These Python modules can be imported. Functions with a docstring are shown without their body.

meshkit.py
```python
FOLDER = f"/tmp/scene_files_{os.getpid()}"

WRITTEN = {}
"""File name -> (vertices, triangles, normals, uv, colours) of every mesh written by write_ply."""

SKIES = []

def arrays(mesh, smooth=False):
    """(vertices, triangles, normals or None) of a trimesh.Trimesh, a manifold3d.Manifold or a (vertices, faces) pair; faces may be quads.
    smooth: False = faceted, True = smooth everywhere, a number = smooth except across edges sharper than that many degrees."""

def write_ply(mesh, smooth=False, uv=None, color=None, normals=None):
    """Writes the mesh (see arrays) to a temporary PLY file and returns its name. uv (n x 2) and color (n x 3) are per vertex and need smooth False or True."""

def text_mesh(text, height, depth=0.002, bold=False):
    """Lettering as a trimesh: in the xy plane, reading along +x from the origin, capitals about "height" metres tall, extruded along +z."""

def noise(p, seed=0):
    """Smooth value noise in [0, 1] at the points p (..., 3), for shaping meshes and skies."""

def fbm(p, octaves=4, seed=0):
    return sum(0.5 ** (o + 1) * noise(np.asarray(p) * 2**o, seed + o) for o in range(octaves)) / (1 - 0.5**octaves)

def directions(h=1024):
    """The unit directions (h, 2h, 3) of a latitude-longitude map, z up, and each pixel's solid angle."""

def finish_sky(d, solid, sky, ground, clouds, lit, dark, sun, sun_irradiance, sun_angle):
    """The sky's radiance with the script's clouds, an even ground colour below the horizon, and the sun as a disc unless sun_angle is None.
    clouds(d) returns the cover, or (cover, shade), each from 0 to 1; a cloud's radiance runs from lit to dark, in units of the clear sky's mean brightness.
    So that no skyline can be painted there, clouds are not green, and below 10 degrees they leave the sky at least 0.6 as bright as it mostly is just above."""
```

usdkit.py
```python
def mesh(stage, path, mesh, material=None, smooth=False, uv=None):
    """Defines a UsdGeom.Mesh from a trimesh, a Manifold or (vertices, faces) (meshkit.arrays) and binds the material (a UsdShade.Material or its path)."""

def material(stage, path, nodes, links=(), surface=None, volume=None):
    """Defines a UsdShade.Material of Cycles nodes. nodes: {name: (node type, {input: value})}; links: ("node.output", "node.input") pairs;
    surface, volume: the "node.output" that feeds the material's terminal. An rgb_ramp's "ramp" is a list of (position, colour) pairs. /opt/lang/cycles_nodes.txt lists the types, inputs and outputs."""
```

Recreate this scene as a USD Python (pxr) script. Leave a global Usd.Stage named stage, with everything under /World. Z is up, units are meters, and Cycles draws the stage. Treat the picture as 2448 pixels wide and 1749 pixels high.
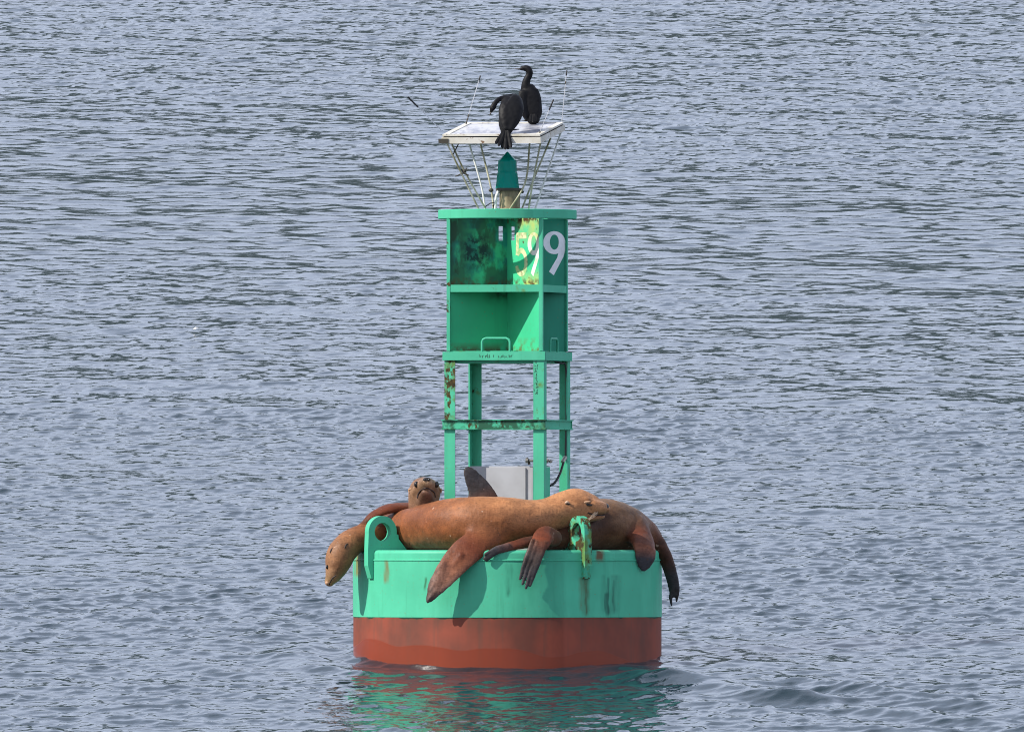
import math, random
import numpy as np, trimesh, usdkit, meshkit
import shapely
from shapely.geometry import Polygon, Point, LineString, box as sbox
from shapely import affinity
from scipy.spatial import cKDTree
from pxr import Usd, UsdGeom, UsdLux, UsdShade, Gf, Sdf, Vt

stage = Usd.Stage.CreateInMemory()
UsdGeom.SetStageUpAxis(stage, UsdGeom.Tokens.z)
UsdGeom.SetStageMetersPerUnit(stage, 1.0)
UsdGeom.Xform.Define(stage, '/World')
UsdGeom.Scope.Define(stage, '/World/Looks')
R_ = np.radians
rng = np.random.default_rng(7)

# ------------------------------------------------------------------ camera, sky, sun
ELEV = 4.2            # degrees the camera looks down
TILT = 4.7            # degrees the buoy leans away from the camera
DIST = 140.0
PX = 307.0            # photograph pixels per metre at the buoy
SUN_AZ, SUN_EL = 72.0, 40.0      # degrees left of the line towards the camera; above the horizon
SKY, SUN, EXPOSURE = 0.100, 1.25, 0.40

tl = R_(TILT)
ROT = np.array([[1, 0, 0], [0, math.cos(tl), math.sin(tl)], [0, -math.sin(tl), math.cos(tl)]])   # buoy frame -> world
aim = ROT @ np.array([(1224 - 1213) / PX, 0, (1566 - 874.5) / PX])
el = R_(ELEV)
cam_pos = aim + DIST * np.array([0, -math.cos(el), math.sin(el)])
cam = UsdGeom.Camera.Define(stage, '/World/camera')
cam.AddTranslateOp().Set(Gf.Vec3d(*map(float, cam_pos)))
cam.AddRotateXYZOp().Set(Gf.Vec3f(90 - ELEV, 0, 0))
cam.CreateHorizontalApertureAttr(36.0)
cam.CreateVerticalApertureAttr(36.0 * 731 / 1024)
cam.CreateFocalLengthAttr(36.0 * DIST / (2448 / PX))
cam.CreateClippingRangeAttr(Gf.Vec2f(1, 20000))
cam.CreateExposureAttr(EXPOSURE)

sun_dir = np.array([-math.sin(R_(SUN_AZ)) * math.cos(R_(SUN_EL)), -math.cos(R_(SUN_AZ)) * math.cos(R_(SUN_EL)), math.sin(R_(SUN_EL))])
dome = UsdLux.DomeLight.Define(stage, '/World/sky')
sky_m = usdkit.material(stage, '/World/Looks/sky', {
    'sky': ('sky_texture', {'sky_type': 'single_scattering', 'sun_disc': False, 'sun_elevation': R_(SUN_EL), 'sun_rotation': math.atan2(sun_dir[0], sun_dir[1]),
                            'air_density': 1.0, 'aerosol_density': 1.6}),
    'tc': ('texture_coordinate', {}),
    'mp': ('mapping', {'scale': (1.2, 1.2, 3.5)}),
    'n': ('noise_texture', {'scale': 1.7, 'detail': 6, 'roughness': 0.55}),
    'r': ('map_range', {'from_min': 0.38, 'from_max': 0.68, 'to_min': 0.55, 'to_max': 0.95, 'clamp': True}),
    'sx': ('separate_xyz', {}), 'hz': ('map_range', {'from_min': 0.0, 'from_max': 0.75, 'to_min': 1.0, 'to_max': 0.50, 'clamp': True}), 'hm': ('math', {'math_type': 'multiply'}),
    'mx': ('mix', {'color2': (9.2, 9.9, 12.5)}),
    'bg': ('background_shader', {'strength': SKY})},
    [('tc.generated', 'mp.vector'), ('mp.vector', 'n.vector'), ('n.fac', 'r.value'), ('tc.generated', 'sx.vector'), ('sx.z', 'hz.value'), ('hz.result', 'hm.value1'), ('r.result', 'hm.value2'), ('hm.value', 'mx.fac'), ('sky.color', 'mx.color1'), ('mx.color', 'bg.color')], surface='bg.background')
UsdShade.MaterialBindingAPI.Apply(dome.GetPrim()).Bind(sky_m)
dome.GetPrim().SetCustomDataByKey('kind', 'structure')

sun = UsdLux.DistantLight.Define(stage, '/World/sun')
sun.CreateIntensityAttr(SUN); sun.CreateAngleAttr(0.5); sun.CreateNormalizeAttr(True)
sun.CreateColorAttr(Gf.Vec3f(1.0, 0.95, 0.87))
m = Gf.Matrix4d(1.0); m.SetRotate(Gf.Rotation(Gf.Vec3d(0, 0, 1), Gf.Vec3d(*map(float, sun_dir))))
sun.AddTransformOp().Set(m)

# ------------------------------------------------------------------ helpers
used = {}
def numbered(path):
    n = used.get(path, 0); used[path] = n + 1
    return path if n == 0 else f'{path}_{n:03d}'

def tag(p, label=None, cat=None, group=None, kind=None):
    for k, v in (('label', label), ('category', cat), ('group', group), ('kind', kind)):
        if v: p.SetCustomDataByKey(k, v)

ORIGIN = {}
def thing(name, label, cat, base=(0, 0, 0), group=None):
    """An Xform standing at base (buoy frame), leaning with the buoy."""
    x = UsdGeom.Xform.Define(stage, numbered('/World/' + name))
    base = np.array(base, float)
    x.AddTranslateOp().Set(Gf.Vec3d(*map(float, ROT @ base)))
    x.AddRotateXYZOp().Set(Gf.Vec3f(-TILT, 0, 0))
    tag(x.GetPrim(), label, cat, group)
    ORIGIN[str(x.GetPath())] = base
    return x.GetPrim()

def base_of(prim):
    p = prim.GetPath()
    while str(p) not in ORIGIN: p = p.GetParentPath()
    return ORIGIN[str(p)]

def part(name, mesh, mat, parent, smooth=False, label=None, tint=None):
    """One Mesh prim, given in buoy coordinates, under parent."""
    v, f, n = meshkit.arrays(mesh, False)
    v = v - base_of(parent)
    g = usdkit.mesh(stage, numbered(f'{parent.GetPath()}/{name}'), trimesh.Trimesh(v, f, process=False), mat, smooth)
    if tint is not None:
        UsdGeom.PrimvarsAPI(g).CreatePrimvar('tint', Sdf.ValueTypeNames.Color3fArray, 'vertex').Set(Vt.Vec3fArray.FromNumpy(tint.astype(np.float32)))
    if label: tag(g.GetPrim(), label)
    return g.GetPrim()

cat = trimesh.util.concatenate
def P(X, Y, y=0.0):
    """Photograph pixel to a point of the buoy frame at depth y."""
    return np.array([(X - 1213) / PX, y, (1566 - Y) / PX])

def bx(x0, x1, y0, y1, z0, z1):
    b = trimesh.creation.box((x1 - x0, y1 - y0, z1 - z0)); b.apply_translation(((x0 + x1) / 2, (y0 + y1) / 2, (z0 + z1) / 2)); return b

def cyl(r, z0, z1, n=48, c=(0, 0)):
    m = trimesh.creation.cylinder(r, z1 - z0, sections=n); m.apply_translation((c[0], c[1], (z0 + z1) / 2)); return m

def tube(pts, r, sides=8, n=None):
    pts = np.asarray(pts, float)
    if n: pts = spline(pts, n)
    t = np.gradient(pts, axis=0); t /= np.linalg.norm(t, axis=1, keepdims=True) + 1e-12
    a = np.cross(t[0], [0, 0, 1.0] if abs(t[0, 2]) < 0.9 else [1.0, 0, 0]); a /= np.linalg.norm(a)
    r = np.atleast_1d(np.asarray(r, float)); rings = []; rr = np.interp(np.linspace(0, 1, len(pts)), np.linspace(0, 1, max(len(r), 2)), r if len(r) > 1 else np.repeat(r, 2)); ang = np.arange(sides) * 2 * np.pi / sides
    for i in range(len(pts)):
        a = a - t[i] * (a @ t[i]); a /= np.linalg.norm(a); b = np.cross(t[i], a)
        rings.append(pts[i] + rr[i] * (np.cos(ang)[:, None] * a + np.sin(ang)[:, None] * b))
    v = np.vstack(rings + [pts[:1], pts[-1:]]); f = []
    N = len(pts)
    for i in range(N - 1):
        for j in range(sides):
            q = [i * sides + j, i * sides + (j + 1) % sides, (i + 1) * sides + (j + 1) % sides, (i + 1) * sides + j]
            f += [[q[0], q[1], q[2]], [q[0], q[2], q[3]]]
    for j in range(sides):
        f += [[N * sides, (j + 1) % sides, j], [N * sides + 1, (N - 1) * sides + j, (N - 1) * sides + (j + 1) % sides]]
    return trimesh.Trimesh(v, f, process=False)

def spline(pts, n):
    """Catmull-Rom through rows of pts (any number of columns)."""
    p = np.asarray(pts, float); p = np.vstack([2 * p[0] - p[1], p, 2 * p[-1] - p[-2]])
    s = np.linspace(0, len(p) - 3 - 1e-9, n); i = s.astype(int); u = (s - i)[:, None]
    a, b, c, d = p[i], p[i + 1], p[i + 2], p[i + 3]
    return 0.5 * (2 * b + (c - a) * u + (2 * a - 5 * b + 4 * c - d) * u**2 + (3 * b - a - 3 * c + d) * u**3)

def lathe(prof, n=64, c=(0, 0)):
    m = trimesh.creation.revolve(np.array(prof, float), sections=n); m.apply_translation((c[0], c[1], 0)); return m

def ellipsoid(c, r, rot=None, sub=2):
    m = trimesh.creation.icosphere(sub); v = m.vertices * np.array(r)
    if rot is not None: v = v @ np.array(rot).T
    m.vertices = v + np.array(c); return m

# ------------------------------------------------------------------ materials
def principled(name, color, rough=0.5, **kw):
    return usdkit.material(stage, f'/World/Looks/{name}', {'p': ('principled_bsdf', {'base_color': color, 'roughness': rough, **kw})}, surface='p.BSDF')

class Mat:
    """Small builder of node materials working in object space."""
    def __init__(s, name): s.name, s.n, s.l, s.k = name, {'tc': ('texture_coordinate', {})}, [], 0; s.sep = None
    def add(s, kind, ins=None, **links):
        s.k += 1; nm = f'n{s.k}'; s.n[nm] = (kind, ins or {})
        for k, v in links.items(): s.l.append((v, f'{nm}.{k}'))
        return nm
    def xyz(s):
        if not s.sep: s.sep = s.add('separate_xyz', vector='tc.object')
        return s.sep
    def noise(s, scale, detail=3, stretch=(1, 1, 1), rough=0.55, loc=(0, 0, 0), dist=0.0):
        mp = s.add('mapping', {'scale': stretch, 'location': loc}, vector='tc.object')
        return s.add('noise_texture', {'scale': scale, 'detail': detail, 'roughness': rough, 'distortion': dist}, vector=mp + '.vector') + '.fac'
    def ramp(s, src, lo, hi, a=0.0, b=1.0):
        return s.add('map_range', {'from_min': lo, 'from_max': hi, 'to_min': a, 'to_max': b, 'clamp': True}, value=src) + '.result'
    def mul(s, a, b):
        return s.op('multiply', a, b)
    def op(s, t, a, b):
        ins, links = {'math_type': t}, {}
        for k, v in (('value1', a), ('value2', b)):
            if isinstance(v, str): links[k] = v
            else: ins[k] = v
        return s.add('math', ins, **links) + '.value'
    def band(s, axis, c, w, soft):
        """1 where |axis - c| < w, falling over soft."""
        d = s.op('absolute', s.op('subtract', f'{s.xyz()}.{axis}', c), 0.0)
        return s.ramp(d, w, w + soft, 1.0, 0.0)
    def mix(s, base, color, fac, mode='mix'):
        ins, links = {'mix_type': mode}, {}
        for k, v in (('color1', base), ('color2', color), ('fac', fac)):
            if isinstance(v, str): links[k] = v
            else: ins[k] = v
        return s.add('mix', ins, **links) + '.color'
    def done(s, color, rough=0.5, bump=None, bump_d=0.003, bump_s=1.0, **kw):
        ins, links = dict(kw), {}
        for k, v in (('base_color', color), ('roughness', rough)):
            if isinstance(v, str): links[k] = v
            else: ins[k] = v
        if bump: links['normal'] = s.add('bump', {'distance': bump_d, 'strength': bump_s}, height=bump) + '.normal'
        p = s.add('principled_bsdf', ins, **links)
        return usdkit.material(stage, f'/World/Looks/{s.name}', s.n, s.l, surface=p + '.BSDF')

GREEN = (0.066, 0.39, 0.238)
RUST = (0.075, 0.038, 0.018)
MOSS = (0.10, 0.16, 0.03)

def green(name, rust=0.62, grime=0.35, extra=None, moss=None, base=GREEN):
    m = Mat(name)
    c = m.mix(base, tuple(0.72 * x for x in base), m.ramp(m.noise(2.3, 4), 0.40, 0.70, 0, 0.55))
    c = m.mix(c, tuple(min(1, 1.25 * x + 0.02) for x in base), m.ramp(m.noise(6, 3, (1, 1, .25), loc=(3, 1, 2)), 0.52, 0.75, 0, 0.35))
    # run marks
    c = m.mix(c, (0.03, 0.13, 0.075), m.ramp(m.noise(22, 3, (1, 1, .06), loc=(9, 4, 1)), 0.60, 0.78, 0, grime))
    if moss: c = m.mix(c, MOSS, m.ramp(m.noise(9, 5, loc=(5, 5, 5)), moss, moss + 0.14, 0, 0.85))
    rn = m.noise(14, 6, (1, 1, .7), .65, loc=(1, 7, 3))
    rm = m.ramp(rn, rust, rust + 0.05)
    c = m.mix(c, m.mix((0.030, 0.028, 0.014), (0.080, 0.054, 0.020), m.ramp(m.noise(48, 4, loc=(4, 4, 4)), .40, .62)), rm)
    c = m.mix(c, (0.17, 0.085, 0.03), m.ramp(m.noise(60, 3), 0.67, 0.74, 0, 0.6))
    if extra: c = extra(m, c)
    return m.done(c, m.ramp(rm, 0, 1, 0.42, 0.85), bump=m.noise(35, 3), bump_d=0.002, bump_s=0.35, specular_ior_level=0.12)

def drum_extra(m, c):
    z = f'{m.xyz()}.z'
    def streak(c, x, w, z0, z1, col, amt, soft=0.02, ny=14):
        front = m.ramp(f'{m.xyz()}.y', -0.1, 0.0, 1.0, 0.0)
        wob = m.op('add', f'{m.xyz()}.x', m.ramp(m.noise(5, 2), 0.3, 0.7, -0.012, 0.012))
        d = m.op('absolute', m.op('subtract', wob, x), 0.0)
        k = m.mul(m.ramp(d, w, w + soft, amt, 0.0), m.mul(m.ramp(z, z0, z0 + 0.04), m.ramp(z, z1 - 0.02, z1, 1, 0)))
        k = m.mul(m.mul(k, front), m.ramp(m.noise(ny, 4, (1.5, 1.5, .25), loc=(x, 2, 0)), 0.30, 0.55))
        return m.mix(c, col, k)
    c = streak(c, 0.605, 0.006, 0.30, 0.62, (0.06, 0.07, 0.03), 0.85, 0.03)
    c = streak(c, 0.57, 0.004, 0.34, 0.62, (0.10, 0.07, 0.03), 0.5, 0.02)
    c = streak(c, 0.775, 0.004, 0.32, 0.62, (0.012, 0.05, 0.04), 0.9, 0.012, 9)
    c = streak(c, 0.765, 0.010, 0.30, 0.50, (0.012, 0.05, 0.04), 0.85, 0.012, 7)
    c = streak(c, 0.822, 0.003, 0.32, 0.60, (0.02, 0.09, 0.06), 0.8, 0.01, 12)
    c = streak(c, 0.80, 0.06, 0.32, 0.64, (0.035, 0.17, 0.11), 0.5, 0.03, 10)
    c = streak(c, -1.165, 0.012, 0.60, 0.82, (0.18, 0.13, 0.02), 0.8, 0.02)
    c = streak(c, -1.11, 0.008, 0.66, 0.80, (0.18, 0.13, 0.02), 0.6, 0.02)
    c = streak(c, -0.94, 0.008, 0.55, 0.75, (0.15, 0.08, 0.02), 0.7, 0.02)
    c = streak(c, 0.01, 0.004, 0.45, 0.73, (0.02, 0.11, 0.07), 0.7, 0.03)
    c = streak(c, -0.63, 0.003, 0.50, 0.62, (0.03, 0.11, 0.05), 0.8, 0.01)
    c = streak(c, 0.715, 0.018, 0.72, 0.83, (0.12, 0.05, 0.025), 0.9, 0.02)
    c = streak(c, 0.0, 0.03, 0.738, 0.752, (0.03, 0.02, 0.01), 1.0, 0.02)
    return c
M = {}
M['drum'] = green('drum_green_paint', 0.80, 0.28, drum_extra)
M['green'] = green('green_paint', 0.72, 0.25)
M['green_worn'] = green('worn_green_paint', 0.63, 0.4, moss=0.60)
M['green_rusty'] = green('rusty_green_paint', 0.50, 0.5, moss=0.47)
M['green_brace'] = green('grimy_green_paint', 0.56, 0.6, lambda m, c: m.mix(c, (0.02, 0.06, 0.035), m.ramp(m.noise(11, 5, (1, 1, 1), .65, loc=(8, 8, 8)), 0.40, 0.52, 0, .9)), moss=0.55)
M['green_clean'] = green('clean_green_paint', 0.80, 0.15)

def left_plate(m, c):
    zz = f'{m.xyz()}.z'
    up = m.ramp(zz, 2.85, 2.87)
    k = m.mul(up, m.ramp(m.noise(5.5, 5, (1, 1, .5), .6, loc=(2, 0, 7)), 0.47, 0.56))
    edge = m.ramp(f'{m.xyz()}.x', -0.40, -0.20, 1.0, 0.0)
    k2 = m.mul(up, m.mul(edge, m.ramp(m.noise(7, 5, (1, 1, .5), .6, loc=(4, 3, 1)), 0.36, 0.52)))
    c = m.mix(c, (0.012, 0.16, 0.13), m.mul(up, m.ramp(m.noise(6, 4, loc=(0, 8, 2)), 0.45, 0.55, 0, 0.8)))
    c = m.mix(c, (0.022, 0.045, 0.028), m.op('maximum', m.mul(k, 0.75), m.mul(k2, 0.95)))
    spot = m.mul(m.mul(m.band('x', -.24, .07, .06), m.ramp(zz, 2.98, 3.06)), m.mul(m.ramp(zz, 3.22, 3.30, 1, 0), m.ramp(m.noise(24, 5, (1, 1, .8), .65, loc=(2, 9, 2)), .46, .54)))
    c = m.mix(c, (0.008, 0.022, 0.024), m.mul(up, m.mul(spot, .9)))
    low = m.mul(up, m.ramp(zz, 2.88, 2.95, 1, 0))
    c = m.mix(c, (0.07, 0.05, 0.02), m.mul(low, m.ramp(m.noise(18, 4), 0.42, 0.55)))
    c = m.mix(c, RUST, m.mul(m.ramp(zz, 2.36, 2.44, 1, 0), m.ramp(m.noise(11, 5, loc=(3, 3, 9)), 0.45, 0.56)))
    c = m.mix(c, (0.02, 0.03, 0.02), m.mul(m.mul(m.ramp(zz, 2.72, 2.80), m.ramp(zz, 2.83, 2.85, 1, 0)), m.mul(m.band('x', -0.0, 0.06, 0.14), m.ramp(m.noise(9, 4), 0.35, 0.6))))
    return c
def right_plate(m, c):
    zz = f'{m.xyz()}.z'
    up = m.ramp(zz, 2.85, 2.87)
    out = m.ramp(f'{m.xyz()}.x', 0.06, 0.12)
    a = m.op('maximum', m.ramp(zz, 3.16, 3.36), m.ramp(zz, 2.90, 3.02, 1, 0))
    c = m.mix(c, (0.33, 0.40, 0.12), m.mul(m.mul(up, out), m.mul(a, m.ramp(m.noise(8, 5), 0.38, 0.62, 0.1, 1.0))))
    rr = m.op('maximum', m.ramp(zz, 3.33, 3.38), m.ramp(zz, 2.885, 2.95, 1, 0))
    c = m.mix(c, RUST, m.mul(m.mul(up, rr), m.ramp(m.noise(16, 5, loc=(1, 2, 3)), 0.48, 0.58)))
    c = m.mix(c, RUST, m.mul(up, m.ramp(m.noise(20, 5, loc=(7, 2, 3)), 0.64, 0.69)))
    c = m.mix(c, (0.10, 0.09, 0.03), m.mul(m.ramp(zz, 2.36, 2.48, 1, 0), m.ramp(m.noise(13, 5, loc=(3, 3, 9)), 0.47, 0.58)))
    return c
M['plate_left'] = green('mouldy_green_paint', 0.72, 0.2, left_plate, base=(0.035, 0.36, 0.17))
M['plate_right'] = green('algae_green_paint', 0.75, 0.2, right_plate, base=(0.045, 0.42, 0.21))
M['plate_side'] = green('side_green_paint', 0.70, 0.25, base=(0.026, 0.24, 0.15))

# red antifouling below, wet and brighter along an uneven line
mr = Mat('red_bottom_paint')
zz = f'{mr.xyz()}.z'
c = mr.mix((0.215, 0.052, 0.030), (0.125, 0.040, 0.026), mr.ramp(mr.noise(3.2, 4, (1, 1, .6)), 0.38, 0.66))
c = mr.mix(c, (0.10, 0.05, 0.035), mr.ramp(mr.noise(20, 4, (1, 1, .05)), 0.52, 0.75, 0, 0.6))
c = mr.mix(c, (0.05, 0.035, 0.025), mr.mul(mr.ramp(zz, 0.18, 0.31), mr.ramp(mr.noise(5, 4, (1, 1, .5), loc=(2, 2, 2)), 0.40, 0.70, 0, 0.75)))
c = mr.mix(c, (0.012, 0.035, 0.02), mr.ramp(mr.op('add', zz, mr.ramp(mr.noise(7, 3, (1, 1, .1)), 0.35, 0.7, -0.012, 0.010)), 0.293, 0.298))
lvl = mr.op('add', zz, mr.op('add', mr.ramp(mr.noise(1.3, 1.5, (1, 1, .1), loc=(4, 0, 0)), 0.3, 0.7, -0.06, 0.06), mr.ramp(f'{mr.xyz()}.x', -1.2, 1.2, -0.07, 0.06)))
wet = mr.ramp(lvl, 0.035, 0.047, 1.0, 0.0)
c = mr.mix(c, (0.175, 0.028, 0.009), mr.mul(wet, 0.7))
M['red'] = mr.done(c, mr.ramp(wet, 0, 1, 0.6, 0.25), bump=mr.noise(30, 3), bump_d=0.002, bump_s=0.3, specular_ior_level=0.2)

mw = Mat('white_paint_dirty')
c = mw.mix((0.60, 0.58, 0.52), (0.42, 0.38, 0.27), mw.ramp(mw.noise(7, 4), 0.42, 0.68, 0, 0.7))
c = mw.mix(c, (0.16, 0.08, 0.03), mw.ramp(mw.noise(16, 5, loc=(3, 1, 0)), 0.63, 0.70))
M['white'] = mw.done(c, 0.5)
ms = Mat('strut_paint')
c = ms.mix((0.50, 0.48, 0.36), (0.20, 0.19, 0.10), ms.ramp(ms.noise(9, 4), 0.40, 0.62))
M['strut'] = ms.done(c, 0.55)
M['strut_white'] = principled('strut_white_paint', (0.66, 0.66, 0.62), 0.5)
mp_ = Mat('solar_glass_droppings')
c = mp_.mix((0.16, 0.17, 0.22), (0.46, 0.46, 0.47), mp_.ramp(mp_.noise(7, 6, (1, .35, 1), .65), 0.36, 0.60))
c = mp_.mix(c, (0.10, 0.11, 0.16), mp_.ramp(mp_.noise(24, 4, (1, .3, 1), loc=(5, 1, 1)), 0.60, 0.74, 0, 0.8))
M['solar'] = mp_.done(c, 0.35)
M['black'] = principled('black_rubber', (0.012, 0.012, 0.013), 0.5)
M['rod'] = principled('clear_rod', (0.75, 0.76, 0.78), 0.3, transmission_weight=0.6)
M['lens'] = principled('green_lens', (0.0, 0.31, 0.24), 0.14, transmission_weight=0.45, ior=1.2)
mpd = Mat('pedestal_paint')
c = mpd.mix((0.27, 0.22, 0.13), (0.09, 0.07, 0.035), mpd.ramp(mpd.noise(12, 5, (1, 1, .4)), 0.40, 0.66))
M['pedestal'] = mpd.done(c, 0.6)
mg = Mat('grey_cabinet_paint')
c = mg.mix((0.36, 0.365, 0.38), (0.30, 0.30, 0.31), mg.ramp(mg.noise(5, 4), 0.4, 0.7))
M['grey'] = mg.done(c, 0.5)
M['scratch'] = principled('scratched_paint', (0.022, 0.085, 0.05), 0.7)
M['steel'] = principled('bolt_steel', (0.32, 0.30, 0.27), 0.45, metallic=0.7)
M['dark'] = principled('dark_rusted_metal', (0.04, 0.035, 0.025), 0.7)
mn = Mat('number_white')
c = mn.mix((0.82, 0.81, 0.83), (0.60, 0.62, 0.62), mn.ramp(mn.noise(11, 4), 0.45, 0.7, 0, .6))
M['number'] = mn.done(c, 0.5)
mn = Mat('number_stained')
c = mn.mix((0.52, 0.52, 0.30), (0.20, 0.36, 0.14), mn.ramp(mn.noise(17, 5), 0.44, 0.62, 0, .9))
c = mn.mix(c, (0.20, 0.14, 0.06), mn.ramp(mn.noise(26, 4, loc=(3, 1, 4)), 0.58, 0.66, 0, .8))
M['number_stained'] = mn.done(c, 0.6)
mn = Mat('number_faded')
c = mn.mix((0.60, 0.60, 0.56), (0.30, 0.42, 0.22), mn.ramp(mn.noise(15, 5), 0.46, 0.66, 0, .8))
c = mn.mix(c, (0.40, 0.42, 0.16), mn.mul(mn.ramp(f'{mn.xyz()}.z', 3.18, 3.27), mn.ramp(mn.noise(12, 4, loc=(2, 2, 2)), .35, .55, .3, .95)))
M['number_faded'] = mn.done(c, 0.6)

# ------------------------------------------------------------------ water: one sheet to the horizon
def graded(lo, hi, step, far, n):
    core = np.arange(lo, hi + step / 2, step)
    g = np.geomspace(step, far, n); 
    return np.concatenate([lo - np.cumsum(g)[::-1], core, core[-1] + np.cumsum(g)])
# fine where the camera looks, coarser to the sides, then out to the horizon
side = np.cumsum(np.r_[np.geomspace(0.030, 0.20, 130), np.geomspace(0.22, 700, 45)])
gx = np.concatenate([-5.0 - side[::-1], np.arange(-5.0, 5.001, 0.030), 5.0 + side])
gy = np.concatenate([graded(-9.0, 25.0, 0.048, 700, 50)[:-50], np.arange(25.05, 104, 0.073), 104 + np.cumsum(np.geomspace(.073, 700, 55))])
def waves(n, l0, l1, mean_dir, spread, seed, slope):
    """Random wave components; returns kx, ky, amp (complex). slope = rms slope of the sum."""
    r = np.random.default_rng(seed)
    lam = np.exp(r.uniform(np.log(l0), np.log(l1), n)); k = 2 * np.pi / lam
    th = R_(mean_dir) + r.normal(0, R_(spread), n)
    a = slope / k * np.sqrt(2.0 / n) * np.exp(1j * r.uniform(0, 2 * np.pi, n))
    return k * np.cos(th), k * np.sin(th), a
def field(w):
    kx, ky, a = w
    A = (np.exp(1j * np.outer(gy, ky)) * a).astype(np.complex64)
    B = np.exp(1j * np.outer(kx, gx)).astype(np.complex64)
    k = np.hypot(kx, ky)
    h = (A @ B).real
    dx = ((A * (1j * kx / k).astype(np.complex64)) @ B).real
    dy = ((A * (1j * ky / k).astype(np.complex64)) @ B).real
    return h, dx, dy
XX, YY = np.meshgrid(gx, gy)
W = [field(waves(90, 1.4, 4.2, 70, 28, 1, 0.019)),
     field(waves(420, 0.26, 0.85, 74, 40, 2, 0.058)),
     field(waves(700, 0.11, 0.28, 78, 50, 3, 0.135))]
# where the wind leaves the water smooth: a band beyond the buoy, a wake on its lee side
_ci, _cj = np.unique(np.r_[np.arange(0, len(gy), 6), len(gy) - 1]), np.unique(np.r_[np.arange(0, len(gx), 8), len(gx) - 1])
_mi, _mj = np.interp(np.arange(len(gy)), _ci, np.arange(len(_ci))), np.interp(np.arange(len(gx)), _cj, np.arange(len(_cj)))
def nz(s, o, sx=1.0):
    """Smooth noise over the water, worked out on every few rows and columns."""
    X_, Y_ = np.meshgrid(gx[_cj], gy[_ci])
    c_ = meshkit.fbm(np.stack([X_ * s * sx, Y_ * s, np.full_like(X_, o)], -1).reshape(-1, 3), 3).reshape(X_.shape) - 0.5
    a_ = c_[:, np.floor(_mj).astype(int)] * (1 - _mj % 1) + c_[:, np.minimum(np.floor(_mj).astype(int) + 1, len(_cj) - 1)] * (_mj % 1)
    i_ = np.floor(_mi).astype(int); f_ = (_mi % 1)[:, None]
    return a_[i_] * (1 - f_) + a_[np.minimum(i_ + 1, len(_ci) - 1)] * f_
cen = 52.0 - 0.75 * XX + 7 * nz(0.12, 3.3, 1.6); hw = 8.6 - 0.27 * XX
smoothband = 1 / (1 + np.exp((np.abs(YY - cen) - hw) / 1.1))
pat = np.clip(0.5 + 1.8 * nz(0.22, 9.1, 1.5), 0, 1)
ax, ay = np.array([0.75, -1.4]), np.array([2.8, -4.5]); ln = np.hypot(*ay); ay = ay / ln
al = (XX - ax[0]) * ay[0] + (YY - ax[1]) * ay[1]; ac = np.abs((XX - ax[0]) * -ay[1] + (YY - ax[1]) * ay[0])
wake = np.exp(-(ac / (0.45 + 0.08 * np.clip(al, 0, 10)))**2) / (1 + np.exp(-al / 0.4)) * np.exp(-np.clip(al, 0, 99) / 7)
rr = np.hypot(XX, YY)
near = np.exp(-np.clip(rr - 1.2, 0, 99) / 0.9)
calm = np.clip(smoothband + 0.25 * wake, 0, 1)
sp = np.maximum(np.gradient(gx)[None, :], np.gradient(gy)[:, None])
fade = lambda l: np.clip(1.7 - 2.2 * sp / l, 0, 1)
g1, g2, g3 = fade(1.6) * (1 - 0.25 * near), fade(0.5) * (1 + 0.12 * calm) * (0.85 + 0.3 * pat), fade(0.16) * (1 - 0.93 * calm) * (0.6 + 0.7 * pat)
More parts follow.
